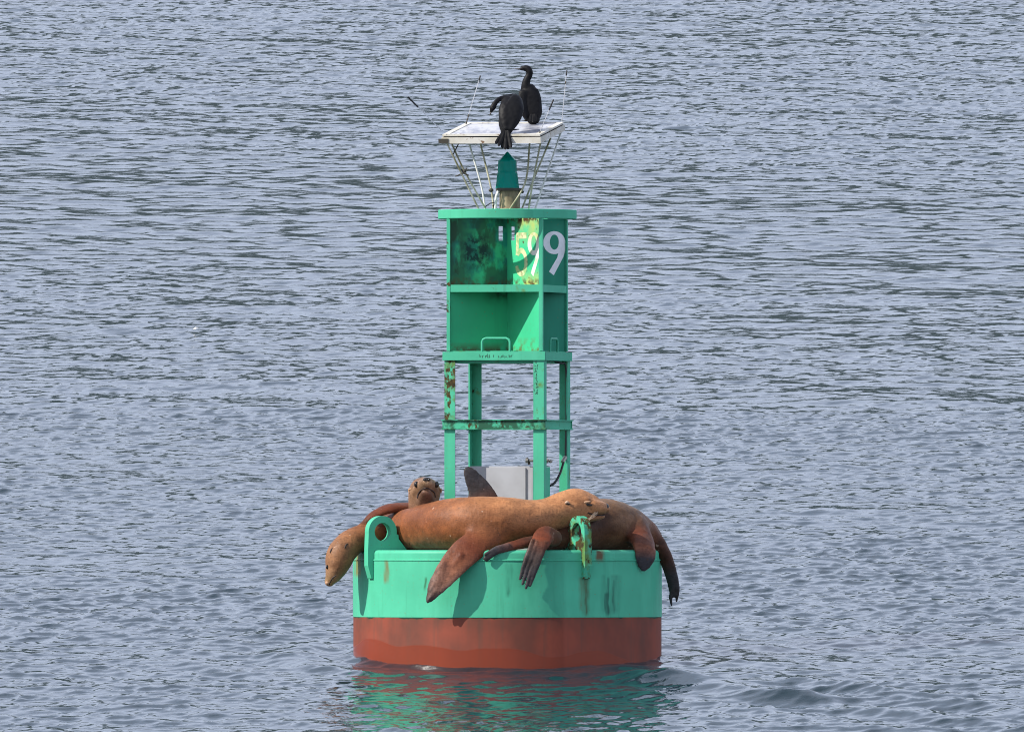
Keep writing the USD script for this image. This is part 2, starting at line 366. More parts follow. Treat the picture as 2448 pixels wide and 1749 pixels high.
W4 = field(waves(60, 0.55, 1.5, 78, 16, 5, 0.17)); g4 = wake * fade(0.6)
H = W[0][0] * g1 + W[1][0] * g2 + W[2][0] * g3 + W4[0] * g4
DX = 0.9 * (W[0][1] * g1 + W[1][1] * g2 + W[2][1] * g3 + W4[1] * g4)
DY = 0.9 * (W[0][2] * g1 + W[1][2] * g2 + W[2][2] * g3 + W4[2] * g4)
ring = near * np.clip((rr - 1.15) / 0.1, 0, 1)
H += 0.010 * ring * np.cos(2 * np.pi * (rr - 1.2) / 0.34 + 2 * nz(0.8, 5)) + 0.03 * np.exp(-np.clip(rr - 1.2, 0, 9) / 0.12) * np.clip(-XX, -0.3, 1) * 0.5
# swell thrown off the hull: a steep-fronted wake on the lee side, rings to the left
for off, amp, wd in ((0.0, .075, .24), (.85, .055, .22), (-.75, .04, .22)):
    sd = (XX - ax[0]) * -ay[1] + (YY - ax[1]) * ay[0] - off + .25 * nz(.7, 2.2)
    H += amp * np.exp(-(sd / wd)**2) / (1 + np.exp(-(al - .2 - abs(off)) / .35)) * np.exp(-np.clip(al, 0, 99) / 9)
r2 = rr - 1.75 + .35 * nz(.6, 7.7)
H += .045 * np.exp(-(r2 / .15)**2) * np.clip(-XX / rr - .1, 0, 1) + .022 * np.exp(-((r2 - .8) / .2)**2) * np.clip(-XX / rr, 0, 1)
wv = np.stack([XX + DX, YY + DY, H], -1).reshape(-1, 3)
ny, nx = XX.shape
I = np.arange(ny * nx).reshape(ny, nx)
wf = np.stack([I[:-1, :-1], I[:-1, 1:], I[1:, 1:], I[1:, :-1]], -1).reshape(-1, 4)
# the mesh carries the ripples where it is fine; where it is coarse the bump takes them over (attribute 'coarse')
mwat = usdkit.material(stage, '/World/Looks/sea_water', {
    'g': ('geometry', {}), 'mp': ('mapping', {'scale': (1.0, 0.55, 1.0)}),
    'n': ('noise_texture', {'scale': 9.0, 'detail': 4, 'roughness': 0.55}),
    'b': ('bump', {'distance': 0.010, 'strength': 0.5}),
    'at': ('attribute', {'attribute': 'coarse'}),
    'mp2': ('mapping', {'scale': (0.7, 1.0, 1.0)}), 'n2': ('noise_texture', {'scale': 2.6, 'detail': 3, 'roughness': 0.6}),
    'b2': ('bump', {'distance': 0.14}),
    'p': ('principled_bsdf', {'base_color': (0.006, 0.017, 0.022), 'roughness': 0.04, 'ior': 1.333})},
    [('g.position', 'mp.vector'), ('mp.vector', 'n.vector'), ('n.fac', 'b.height'), ('g.position', 'mp2.vector'), ('mp2.vector', 'n2.vector'), ('n2.fac', 'b2.height'), ('at.fac', 'b2.strength'),
     ('b.normal', 'b2.normal'), ('b2.normal', 'p.normal')], surface='p.BSDF')
w = usdkit.mesh(stage, '/World/water', trimesh.Trimesh(wv, np.vstack([wf[:, [0, 1, 2]], wf[:, [0, 2, 3]]]), process=False), mwat, True)
UsdGeom.PrimvarsAPI(w).CreatePrimvar('coarse', Sdf.ValueTypeNames.FloatArray, 'vertex').Set(Vt.FloatArray.FromNumpy((0.9 * (1 - np.clip(fade(0.16) / 0.65, 0, 1)) * (1 - .5 * smoothband)).astype(np.float32).ravel()))
tag(w.GetPrim(), 'rippled grey-blue sea water with a smoother band beyond the buoy', 'water', kind='structure')
del W, W4, H, DX, DY

# ------------------------------------------------------------------ hills: the wooded far shore whose reflection darkens the smooth water
hx = np.linspace(-3200, 3200, 260); hy = np.linspace(650, 2600, 60)
HX, HY = np.meshgrid(hx, hy)
u = (HY - 650) / 1950
pr = np.sin(np.clip(u * 1.25, 0, 1) * np.pi / 2) ** 0.8
hz = pr * (95 + 170 * meshkit.fbm(np.stack([HX / 600, HY / 600, 0 * HX], -1).reshape(-1, 3), 4, 5).reshape(HX.shape)) \
    + 10 * pr**.3 * meshkit.fbm(np.stack([HX / 26, HY / 26, 0 * HX], -1).reshape(-1, 3), 3, 8).reshape(HX.shape) - 6
I2 = np.arange(HX.size).reshape(HX.shape)
hf = np.stack([I2[:-1, :-1], I2[:-1, 1:], I2[1:, 1:], I2[1:, :-1]], -1).reshape(-1, 4)
mh = usdkit.material(stage, '/World/Looks/far_forest', {
    'g': ('geometry', {}), 'n': ('noise_texture', {'scale': 0.03, 'detail': 6, 'roughness': 0.65}),
    'r': ('rgb_ramp', {'ramp': [(0.3, (0.004, 0.010, 0.009)), (0.55, (0.008, 0.017, 0.014)), (0.8, (0.016, 0.028, 0.02))]}),
    'p': ('principled_bsdf', {'roughness': 0.95})}, [('g.position', 'n.vector'), ('n.fac', 'r.fac'), ('r.color', 'p.base_color')], surface='p.BSDF')
h = usdkit.mesh(stage, '/World/hills', (np.stack([HX, HY, hz], -1).reshape(-1, 3), hf), mh, True)
tag(h.GetPrim(), 'dark wooded hills along the far shore', 'hills', kind='structure')

# ------------------------------------------------------------------ the buoy
buoy = thing('channel_buoy', 'green steel channel buoy numbered 59 with a red bottom and lattice tower', 'buoy', (0, 0, 0))
RD, ZT, ZG = 1.2, 0.822, 0.302
part('hull_bottom', lathe([(0, -1.0), (RD - .3, -1.0), (RD, -0.7), (RD, ZG), (0, ZG)], 160), M['red'], buoy, smooth=35, label='red painted lower band of the hull, wet along the waterline')
part('hull', lathe([(0, ZG), (RD + .003, ZG), (RD + .003, ZT - .086), (RD + .009, ZT - .082), (RD + .010, ZT - .077), (RD + .007, ZT - .073), (RD, ZT - .071)] + [(RD - .03 + .03 * math.cos(t), ZT - .03 + .03 * math.sin(t)) for t in np.linspace(0, np.pi / 2, 7)] + [(0, ZT)], 160), M['drum'], buoy, smooth=25)

def lug(az, worn):
    """Lifting eye: a radial plate with a hole, its tail welded down the outside of the hull."""
    cr, cz, ro, rh = 1.122, 0.962, 0.124, 0.071
    s = Point(cr, cz).buffer(ro, 24)
    s = s.union(Polygon([(0.965, ZT - .01), (0.985, cz - .02), (1.245, cz), (1.252, ZT), (1.252, 0.70), (1.222, 0.60), (1.206, 0.60), (1.193, 0.72), (1.198, ZT - .01)]))
    s = s.union(Polygon([(0.90, ZT - .01), (0.985, cz - .05), (1.02, ZT - .01)]))
    s = s.difference(Point(cr, cz).buffer(rh, 20))
    m = trimesh.creation.extrude_polygon(s.buffer(-.006).buffer(.006), 0.062, engine='earcut')
    v = np.array(m.vertices); a = R_(az)
    rad = np.array([math.sin(a), -math.cos(a), 0]); tan = np.array([math.cos(a), math.sin(a), 0])
    m.vertices = v[:, :1] * rad + v[:, 1:2] * [0, 0, 1.0] + (v[:, 2:] - 0.031) * tan
    return part('lifting_eye', m, M['green_rusty'] if worn else M['green'], buoy, label='worn lifting eye with rust and algae on its edge' if worn else None)
for az, worn in ((-61, 0), (30, 1), (120, 0), (210, 0)): lug(az, worn)

# tower frame: yawed so that its right side shows
YAW = R_(-15.0)
YR = np.array([[math.cos(YAW), -math.sin(YAW), 0], [math.sin(YAW), math.cos(YAW), 0], [0, 0, 1]])
def yaw(m): m = m.copy(); m.vertices = np.array(m.vertices) @ YR.T; return m
def quarter(m, k):
    m = m.copy(); m.apply_transform(trimesh.transformations.rotation_matrix(k * np.pi / 2, [0, 0, 1])); return m
HL, Z1, Z2 = 0.40, 2.294, 2.360
for k, mat in enumerate(('green_worn', 'green_worn', 'green_worn', 'green_rusty')):
    for z0, z1 in ((ZT - .005, 1.766), (1.826, Z1)):
        mm = M['green_clean'] if (z0 < 1 and k in (0, 3)) else M[mat]
        leg = cat([bx(HL - .085, HL, -HL, -HL + .011, z0, z1), bx(HL - .011, HL, -HL + .0112, -HL + .085, z0, z1)])
        part('leg', yaw(quarter(leg, k)), mm, buoy, label={3: 'upper front left leg, flaking and rusty'}.get(k) if z0 > 1 else None)
for k in range(4):
    b = cat([bx(-HL - .014, HL + .014, -HL - .008, -HL, 1.7665, 1.8255), bx(-HL - .02, HL + .02, -HL - .022, -HL + .03, 1.8257, 1.8335), bx(-HL - .02, HL + .02, -HL - .022, -HL + .03, 1.758, 1.7662)])
    if k % 2: b.vertices = np.array(b.vertices) * [0.999 - .022 / HL, 1, 1] + [0, 0, -.0015]
    part('brace', yaw(quarter(b, k)), M['green_brace'] if k == 0 else M['green_worn'], buoy)
for k in range(4):
    b = cat([bx(-HL - .012, HL + .012, -HL - .013, -HL, Z1, Z2), bx(-HL - .008, HL + .008, -HL + .0002, -HL + .06, Z2 - .012, Z2 - .001)])
    if k % 2: b.vertices = np.array(b.vertices) * [0.966, 1, 1] + [0, 0, -.002]
    part('deck_beam', yaw(quarter(b, k)), M['green'], buoy)
part('deck_plate', yaw(bx(-.36, .36, -.36, .36, Z1 - .022, Z1 + .03)), M['green_worn'], buoy)
part('floor_plate', yaw(bx(-.372, .372, -.372, .372, Z2 - .010, Z2 + .006)), M['green_worn'], buoy)
# scratched marks on the front deck beam and the front right leg
r9 = random.Random(4); sm = []
for i, x0 in enumerate(np.linspace(-.105, .145, 15)):
    if i in (5, 7): continue
    for j in range(r9.choice((2, 3))):
        x, z = x0 + r9.uniform(-.006, .006), 2.317 + r9.uniform(-.006, .006)
        dx, dz = r9.uniform(-.008, .008), r9.uniform(.008, .022)
        part('scratch', yaw(tube([(x, -HL - .0135, z), (x + dx, -HL - .0135, z + dz)], 0.0018, 5)), M['scratch'], buoy)
for i, z in enumerate(np.linspace(2.03, 2.27, 11)):
    for j in range(2):
        x = .335 + r9.uniform(-.012, .012) ; part('scratch', yaw(tube([(x, -HL - .0005, z), (x + r9.uniform(-.012, .012), -HL - .0005, z + r9.uniform(.006, .022))], 0.0024, 5)), M['scratch'], buoy)

# corner-reflector plates on the diagonals, a shelf half way, cap on top
HB, ZS0, ZS1, ZC0, ZC1 = 0.377, 2.824, 2.880, 3.394, 3.466
RC = HB * math.sqrt(2)
def plate(az_local, z0, z1, mat, hole=None):
    """Vertical plate from the axis to the corner in direction az_local (tower frame), with an optional slot (r0, r1, za, zb)."""
    s = sbox(0.004, z0, RC - .004, z1)
    if hole: s = s.difference(sbox(hole[0], hole[2], hole[1], hole[3]))
    m = trimesh.creation.extrude_polygon(s, 0.008, engine='earcut')
    v = np.array(m.vertices); d = np.array([math.cos(az_local), math.sin(az_local), 0]); t = np.array([-d[1], d[0], 0])
    m.vertices = v[:, :1] * d + v[:, 1:2] * [0, 0, 1.0] + (v[:, 2:] - .004) * t
    return part('reflector_plate', yaw(m), mat, buoy)
zh0, zh1 = (1566 - 575) / PX, (1566 - 541) / PX
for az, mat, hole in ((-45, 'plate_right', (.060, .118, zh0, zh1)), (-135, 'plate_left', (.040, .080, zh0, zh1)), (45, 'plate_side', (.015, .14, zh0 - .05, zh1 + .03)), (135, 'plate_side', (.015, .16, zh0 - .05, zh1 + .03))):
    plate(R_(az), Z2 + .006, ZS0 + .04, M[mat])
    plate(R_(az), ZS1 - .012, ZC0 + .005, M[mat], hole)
part('shelf', yaw(bx(-HB + .002, HB - .002, -HB + .002, HB - .002, ZS1 - .016, ZS1 - .006)), M['green_worn'], buoy)
for k in range(4):
    b = bx(-HB + .004, HB - .004, -HB - .006, -HB + .002, ZS0, ZS1)
    if k % 2: b.vertices = np.array(b.vertices) * [0.98, 1, 1] + [0, 0, -.0015]
    part('shelf_edge', yaw(quarter(b, k)), M['green_worn'] if k == 0 else M['green'], buoy)
for k in range(4):
    e = cat([bx(HB - .021, HB + .004, -HB - .009, -HB + .004, Z2 + .006, ZC0 - .001), bx(HB - .004, HB + .0092, -HB - .0085, -HB + .018, Z2 + .006, ZC0 - .001)])
    part('corner_strip', yaw(quarter(e, k)), M['green_worn'] if k == 3 else M['green_clean'], buoy)
part('cap_hoop', lathe([(.512, ZC0 + .004), (.516, ZC0), (.536, ZC0), (.540, ZC0 + .004), (.540, ZC1 - .004), (.536, ZC1), (.516, ZC1), (.512, ZC1 - .004), (.512, ZC0 + .004)], 96), M['green_clean'], buoy, smooth=25)
part('cap_plate', cyl(.235, ZC1 - .030, ZC1 - .004, 32), M['green_worn'], buoy)
for k in range(4):
    part('cap_arm', yaw(quarter(quarter(bx(.225, .514, -.02, .02, ZC1 - .031, ZC1 - .006), k).apply_transform(trimesh.transformations.rotation_matrix(np.pi / 4, [0, 0, 1])), 0)), M['green_worn'], buoy)
# numbers
def nine():
    s = affinity.scale(Point(0, 0).buffer(1, 24), 0.105, 0.112)
    s = s.difference(affinity.translate(affinity.scale(Point(0, 0).buffer(1, 24), 0.043, 0.074), 0, 0.005))
    tail = Polygon([(0.105, 0.0), (0.103, -0.075), (0.085, -0.14), (-0.006, -0.318), (-0.050, -0.282), (0.028, -0.145), (0.045, -0.07), (0.05, -0.02)])
    s = s.union(tail); return affinity.translate(affinity.scale(s, .95, .80, origin=(0, 0)), 0.105, 0.253)
def five():
    s = sbox(0.02, 0.295, 0.18, 0.343).union(Polygon([(0.02, .343), (0.066, .343), (0.06, 0.19), (0.014, 0.165)]))
    arc = affinity.scale(Point(0, 0).buffer(1, 24), 0.098, 0.112).difference(affinity.scale(Point(0, 0).buffer(1, 24), 0.052, 0.068))
    arc = arc.difference(Polygon([(-.2, -.05), (-.02, -.02), (-.02, .045), (-.2, .08)]))
    return s.union(affinity.translate(arc, 0.098, 0.112))
def number(shape, az_local, r0, z0, side, mat, name='number_digit', sx=1.0):
    m = trimesh.creation.extrude_polygon(affinity.scale(shape, sx, 1, origin=(0, 0)).simplify(.001), 0.0008, engine='earcut')
    v = np.array(m.vertices); d = np.array([math.cos(az_local), math.sin(az_local), 0]); t = np.array([d[1], -d[0], 0]) * side
    m.vertices = (r0 + v[:, :1]) * d + (z0 + v[:, 1:2]) * [0, 0, 1.0] + (.0042 + v[:, 2:]) * t
    m.fix_normals(); part(name, yaw(m), mat, buoy, label='white painted number digit')
for shp, r0 in ((five(), .118), (nine(), .315)):
    number(shp, R_(45), r0, 2.962, 1, M['number'])
number(five(), R_(-45), .125, 2.945, 1, M['number_stained']); number(nine(), R_(-45), .318, 2.945, 1, M['number_faded'], sx=.95)
# handles
def handle(w, h):
    return tube([(-w, 0, 0), (-w, 0, h - .03), (-w + .008, 0, h - .010), (-w + .03, 0, h), (w - .03, 0, h), (w - .008, 0, h - .010), (w, 0, h - .03), (w, 0, 0)], .0095, 8)
hm = handle(.112, .108); hm.apply_translation((.016, -HL - .003, Z2 - .004)); part('handle', yaw(hm), M['green_clean'], buoy, True)
for k in (1, 2, 3):
    hm = handle(.112, .108); hm.apply_translation((-.11, -HL - .003, Z2 - .006)); part('handle', yaw(quarter(hm, k)), M['green'], buoy, True)

# lantern on its pedestal
ly = -0.02
lan = part('lantern_pedestal', cat([cyl(.080, ZC1 - .002, (1566 - 456) / PX, 24, (.018, ly)), cyl(.10, ZC1 - .001, ZC1 + .012, 24, (.018, ly))]), M['pedestal'], buoy, 35)
part('flange', cyl(.102, (1566 - 456.5) / PX, (1566 - 450) / PX, 24, (.012, ly)), M['dark'], lan, 35)
def tier(rows, n=8, c=(.0, ly)):
    return lathe(rows, n, c)
zl = lambda y: (1566 - y) / PX
part('lens', tier([(0, zl(451)), (.092, zl(451)), (.088, zl(440)), (.079, zl(416)), (.078, zl(413)), (.074, zl(411.5)), (.072, zl(386)), (.070, zl(383)), (.004, zl(363)), (0, zl(363))], 10), M['lens'], lan)
part('conduit', tube([P(1184, 503, -.06), P(1186, 470, -.06), P(1192, 455, -.06)], .010, 8), M['strut_white'], lan, True)
for X, Y, s in ((1174, 455, .020), (1182, 492, .016), (1181, 500, .014), (1248, 459, .016), (1190, 461, .013)):
    part('hinge_block', ellipsoid(P(X, Y, -.03), (s, s * .9, s * .8), sub=1), M['dark'], lan)

# solar panel tray on eight thin struts
PS, PYAW, PPITCH, PROLL = 0.782, R_(-14), R_(8.1), R_(-1.9)
def pm(m):
    """panel frame -> buoy frame: yaw, then pitch towards the camera"""
    T = trimesh.transformations
    A = T.translation_matrix(P(1203, 309, 0.0)) @ T.rotation_matrix(PPITCH, [1, 0, 0]) @ T.rotation_matrix(PROLL, [0, 1, 0]) @ T.rotation_matrix(PYAW, [0, 0, 1])
    m = m.copy(); m.apply_transform(A); return m
hs = PS / 2
tray = cat([bx(-hs - .006, hs + .006, -hs - .006, -hs, -.062, -.014), bx(-hs - .006, hs + .006, hs, hs + .006, -.062, -.014), bx(-hs - .0055, -hs, -hs, hs, -.062, -.014), bx(hs, hs + .0055, -hs, hs, -.062, -.014)])
sp_ = part('solar_panel', pm(bx(-hs + .012, hs - .012, -hs + .012, hs - .012, -.014, -.004)), M['black'], buoy)
part('tray', pm(tray), M['white'], sp_)
part('tray_base', pm(bx(-hs + .001, hs - .001, -hs + .001, hs - .001, -.060, -.052)), M['white'], sp_)
fr = sbox(-hs, -hs, hs, hs).difference(sbox(-hs + .045, -hs + .045, hs - .045, hs - .045))
frm = trimesh.creation.extrude_polygon(fr, .014, engine='earcut'); frm.apply_translation((0, 0, -.006)); part('panel_frame', pm(frm), M['white'], sp_)
part('glass', pm(bx(-hs + .046, hs - .046, -hs + .046, hs - .046, -.003, .003)), M['solar'], sp_)
part('corner_bracket', pm(bx(-hs - .03, -hs + .05, -hs - .011, -hs - .0062, -.058, -.024)), M['dark'], sp_, label='rusted bracket at the front left corner')
Z3 = lambda X, Y, y: P(1000 + X / 4.06, 130 + Y / 4.06, y)
struts = [([(270, 850, -.27), (590, 1512, -.12)], 'strut'), ([(315, 850, -.24), (445, 1130, -.18), (640, 1475, -.05), (655, 1512, -.03)], 'strut'),
          ([(490, 850, .05), (610, 1270, .04), (650, 1512, .03)], 'strut_white'), ([(600, 850, .25), (705, 1290, .16), (730, 1512, .12)], 'strut'),
          ([(1082, 850, -.20), (1040, 1240, -.16), (885, 1512, -.14)], 'strut'), ([(1190, 850, -.25), (1112, 1240, -.12), (1070, 1512, -.05)], 'strut'),
          ([(1285, 810, .05), (1100, 1260, .08), (1000, 1512, .10)], 'strut'), ([(1385, 750, .28), (1130, 1512, .15)], 'strut_white')]
for pts, mat in struts:
    part('strut', tube([Z3(*p) for p in pts], .0072, 8, 12 if len(pts) > 2 else None), M[mat], buoy, True)
part('strut', tube([Z3(405, 850, -.25), Z3(340, 975, -.24)], .005, 6), M['dark'], buoy, True)
clip = cat([tube([Z3(360, 1190, -.2), Z3(430, 1160, -.2), Z3(470, 1110, -.2)], .006, 6), tube([Z3(420, 1120, -.2), Z3(440, 1160, -.2), Z3(490, 1180, -.2)], .007, 6), tube([Z3(455, 1150, -.2), Z3(490, 1118, -.2)], .004, 6), ellipsoid(Z3(448, 1140, -.2), (.012, .012, .012), sub=1)])
part('clip', clip, M['dark'], buoy, label='tangle of dark clips caught on the left struts')
part('clip', cat([tube([Z3(650, 1480, -.05), Z3(700, 1445, -.05), Z3(745, 1440, -.04)], .005, 6)]), M['dark'], buoy)
# whips against birds at the panel corners: clear shafts, black tips
for a, b, f0, gaps in (((235, 755, -.30), (-100, 425, -.42), .70, []), ((462, 668, .32), (602, 195, .34), .90, [(0, .12), (.13, .2)]), ((1175, 775, -.38), (1312, 450, -.42), .69, [(0, .06)]), ((1395, 650, .26), (1442, 148, .28), .90, [(.74, .79)])):
    A, B = Z3(*a), Z3(*b); wp = part('whip', tube([A, A + (B - A) * f0], .0034, 6), M['rod'], sp_, True)
    part('tip', tube([A + (B - A) * f0, B], .0065, 6), M['black'], wp, True)
    for g0, g1_ in gaps: part('sleeve', tube([A + (B - A) * g0, A + (B - A) * g1_], .006, 6), M['dark'], wp, True)

# cabinet in the tower foot, bolts and cables
ZB = (1566 - 1114) / PX
cab = part('cabinet', yaw(bx(-.24, .26, -.23, .07, ZT - .002, ZB)), M['grey'], buoy, label='light grey cabinet at the foot of the tower')
part('door', yaw(bx(-.235, .21, -.244, -.2302, ZT + .03, ZB - .012)), M['grey'], cab)
part('flange', yaw(bx(.26, .277, -.27, .03, ZT, ZB - .01)), M['grey'], cab)
part('bracket', yaw(bx(.2772, .335, -.20, .03, ZT, ZB - .005)), M['green'], cab)
for X0, X1, y in ((1256, 1281, -.30), (1304, 1316, -.38)):
    part('bolt', cat([tube([P(X0, 1101, y), P(X1, 1101, y)], .010, 8), tube([P(X0, 1101, y), P(X0 + 6, 1101, y)], .022, 6), ellipsoid(P(X1, 1102, y), (.016, .016, .016), sub=1)]), M['steel'], buoy)
part('bolt', cat([tube([P(1259, 1094, -.3), P(1266, 1110, -.3)], .012, 6)]), M['dark'], buoy)
part('cable', tube([P(1349, 1098, .16), P(1345, 1112, .13), P(1338, 1133, .08), P(1326, 1153, .04), P(1312, 1161, .02), P(1280, 1165, .02)], .0095, 8, 30), M['black'], buoy, True)
part('cable_gland', tube([P(1345, 1104, .14), P(1352, 1092, .18)], .016, 8), M['steel'], buoy)
part('cable', tube([P(1320, 861, -.05), P(1332, 865, .0), P(1341, 868, .08), P(1353, 880, .2), P(1354, 1000, .21), P(1352, 1090, .2)], .008, 6, 40), M['black'], buoy, True)

# ------------------------------------------------------------------ soft bodies: swept ellipses blended into one surface
class Sweep:
    def __init__(s, rows, up=(0, 0, 1), k=0.03, n=160, cols=None, edge=0.0):
        """rows: x, y, z, half width across, half thickness along up; cols: colour per row."""
        rows = np.asarray(rows, float)
        S = spline(rows, n); s.c = S[:, :3]; s.a = np.maximum(S[:, 3], .002); s.b = np.maximum(S[:, 4], .002); s.k = k
        t = np.gradient(s.c, axis=0); s.t = t / np.linalg.norm(t, axis=1, keepdims=True)
        u = np.broadcast_to(np.asarray(up, float), s.c.shape)
        u = u - s.t * (u * s.t).sum(1, keepdims=True); s.u = u / np.linalg.norm(u, axis=1, keepdims=True)
        s.v = np.cross(s.t, s.u); s.tree = cKDTree(s.c); s.edge = edge * np.clip(np.linspace(-.35, 1.1, n), 0, 1)
        cols = np.asarray(cols, float); q = np.linspace(0, len(cols) - 1, n); i = np.clip(q.astype(int), 0, len(cols) - 2); f = (q - i)[:, None]
        s.col = cols[i] * (1 - f) + cols[i + 1] * f
    def __call__(s, p, colour=False):
        _, i = s.tree.query(p, workers=-1); q = p - s.c[i]
        r = np.stack([np.minimum(s.a[i], s.b[i]), s.a[i], s.b[i]], -1)
        l = np.stack([(q * s.t[i]).sum(1), (q * s.v[i]).sum(1), (q * s.u[i]).sum(1)], -1)
        k0 = np.linalg.norm(l / r, axis=1); k1 = np.linalg.norm(l / r**2, axis=1) + 1e-9
        d = k0 * (k0 - 1) / k1
        if not colour: return d
        e = (np.clip((np.abs(l[:, 1]) / s.a[i] - .45) / .35, 0, 1) * s.edge[i])[:, None]
        return d, s.col[i] * (1 - e) + np.array([.05, .046, .05]) * e, l / r
    def bounds(s):
        m = np.maximum(s.a, s.b)[:, None]; return (s.c - m).min(0), (s.c + m).max(0)

def body_mesh(sweeps, h=0.009, carve=(), lump=0.013):
    lo = np.min([s.bounds()[0] for s in sweeps], 0) - 3 * h; hi = np.max([s.bounds()[1] for s in sweeps], 0) + 3 * h
    N = np.ceil((hi - lo) / h).astype(int) + 1
    D = np.full(N, 1.0)
    def region(s, pad):
        a, b = s.bounds(); i0 = np.clip(((a - pad - lo) / h).astype(int), 0, N - 1); i1 = np.clip(np.ceil((b + pad - lo) / h).astype(int) + 1, 1, N)
        g = np.stack(np.meshgrid(*[lo[j] + h * np.arange(i0[j], i1[j]) for j in range(3)], indexing='ij'), -1)
        return tuple(slice(i0[j], i1[j]) for j in range(3)), g
    for s in sweeps:
        sl, g = region(s, max(2.5 * h, s.k * 1.2)); d = s(g.reshape(-1, 3)).reshape(g.shape[:3]); o = D[sl]
        hh = np.clip(0.5 + 0.5 * (o - d) / s.k, 0, 1); D[sl] = o * (1 - hh) + d * hh - s.k * hh * (1 - hh)
    for s in carve:
        sl, g = region(s, 2.5 * h); d = s(g.reshape(-1, 3)).reshape(g.shape[:3]); o = D[sl]
        D[sl] = np.maximum(o, -d)
    # surface nets
    neg = D < 0
    cell = np.zeros(N - 1, int); acc = np.zeros((*(N - 1), 3)); cnt = np.zeros(N - 1)
    for ax in range(3):
        for o1 in (0, 1):
            for o2 in (0, 1):
                off = [0, 0, 0]; oth = [j for j in range(3) if j != ax]; off[oth[0]], off[oth[1]] = o1, o2
                s0 = tuple(slice(off[j], off[j] + N[j] - 1) for j in range(3))
                o_b = off.copy(); o_b[ax] = 1; s1 = tuple(slice(o_b[j], o_b[j] + N[j] - 1) for j in range(3))
                a, b = D[s0], D[s1]; x = (a < 0) != (b < 0); t = np.where(x, a / np.where(x, a - b, 1), 0)
                pt = np.zeros((*(N - 1), 3)); pt[..., oth[0]] = o1; pt[..., oth[1]] = o2; pt[..., ax] = t
                acc += pt * x[..., None]; cnt += x
    act = cnt > 0; ids = np.full(N - 1, -1); ids[act] = np.arange(act.sum())
    V = lo + h * (np.argwhere(act) + acc[act] / cnt[act][:, None])
    F = []
    for ax in range(3):
        b_, c_ = [(1, 2), (2, 0), (0, 1)][ax]
        s0 = [slice(1, n_ - 1) for n_ in N]; s0[ax] = slice(0, N[ax] - 1); s1 = list(s0); s1[ax] = slice(1, N[ax])
        n0, n1 = neg[tuple(s0)], neg[tuple(s1)]
        for want, flip in ((n0 & ~n1, False), (~n0 & n1, True)):
            e = np.argwhere(want)
            if not len(e): continue
            for j in range(3):
                if j != ax: e[:, j] += 1
            def cid(db, dc):
                q = e.copy(); q[:, b_] -= db; q[:, c_] -= dc; return ids[q[:, 0], q[:, 1], q[:, 2]]
            quad = np.stack([cid(1, 1), cid(0, 1), cid(0, 0), cid(1, 0)], -1)
            F.append(quad[:, ::-1] if flip else quad)
    F = np.vstack(F); F = np.vstack([F[:, [0, 1, 2]], F[:, [0, 2, 3]]])
    E = np.vstack([F[:, [0, 1]], F[:, [1, 2]], F[:, [2, 0]]]); E = np.unique(np.vstack([E, E[:, ::-1]]), axis=0)
    deg = np.bincount(E[:, 0], minlength=len(V))[:, None]
    for lam in (.5, -.5, .5, -.5, .5, -.5, .4):
        av = np.stack([np.bincount(E[:, 0], V[E[:, 1], j], len(V)) for j in range(3)], -1) / np.maximum(deg, 1)
        V = V + lam * np.where(deg > 0, av - V, 0)
    m = trimesh.Trimesh(V, F, process=False)
    if lump:
        N_ = np.array(m.vertex_normals)
        V = V + N_ * (lump * (meshkit.fbm(V * 7, 3, 4) - .5) + .3 * lump * (meshkit.fbm(V * 19, 2, 9) - .5))[:, None]
        m = trimesh.Trimesh(V, F, process=False)
    best, wsum, colr = None, 0, 0
    for s in sweeps:
        d, c, _ = s(V, True); wgt = np.exp(-np.clip(d, -.02, 1) / max(0.35 * s.k, .004))[:, None]; wsum = wsum + wgt; colr = colr + wgt * c
    return m, colr / wsum

def skin(name, rough=0.55, speck=0.5, mott=0.35):
    m = Mat(name)
    at = m.add('attribute', {'attribute': 'tint'}) + '.color'
    c = m.mix(at, (0.42, 0.34, 0.28), m.ramp(m.noise(6, 6, (.6, 1, 1.2), .62), 0.40, 0.66, 0.0, mott), 'multiply')
    c = m.mix(c, (1.5, 1.45, 1.35), m.ramp(m.noise(10, 5, (.5, 1, 1), .6, loc=(3, 3, 3)), 0.50, 0.70, 0.0, 0.8), 'multiply')
    c = m.mix(c, (0.55, 0.5, 0.46), m.ramp(m.noise(95, 3, (.4, 1, 1), .6, loc=(1, 2, 6)), 0.45, 0.65, 0.0, 0.55), 'multiply')
    c = m.mix(c, (0.06, 0.03, 0.02), m.ramp(m.noise(46, 2, (1, 1, 1.6), loc=(2, 1, 5), dist=.6), 0.64, 0.69, 0, speck))
    c = m.mix(c, (0.55, 0.38, 0.28), m.ramp(m.noise(16, 2, (1, 1, 1.3), loc=(6, 2, 1)), 0.72, 0.76, 0, 0.5))
    hb = m.op('add', m.mul(m.noise(150, 3, (.3, 1, 1)), 0.25), m.op('add', m.noise(13, 4, (1.8, .45, .45), .5, loc=(7, 7, 1)), m.mul(m.noise(38, 4, (1.3, .7, .7)), .45)))
    return m.done(c, rough, bump=hb, bump_d=0.014, bump_s=0.35, specular_ior_level=0.2, sheen_weight=0.08, sheen_roughness=0.5, sheen_tint=(.9, .75, .6))
M['fur'] = skin('sea_lion_fur', 0.55, 0.6, 0.6)
M['fur_mottled'] = skin('sea_lion_fur_mottled', 0.52, 0.7, 0.9)
M['eye'] = principled('dark_eye', (0.008, 0.006, 0.005), 0.12)
M['nose'] = principled('nose_leather', (0.018, 0.014, 0.012), 0.4)
M['lid'] = principled('pale_lid', (0.34, 0.19, 0.105), 0.6)
M['ear'] = principled('pale_ear', (0.40, 0.26, 0.17), 0.6)
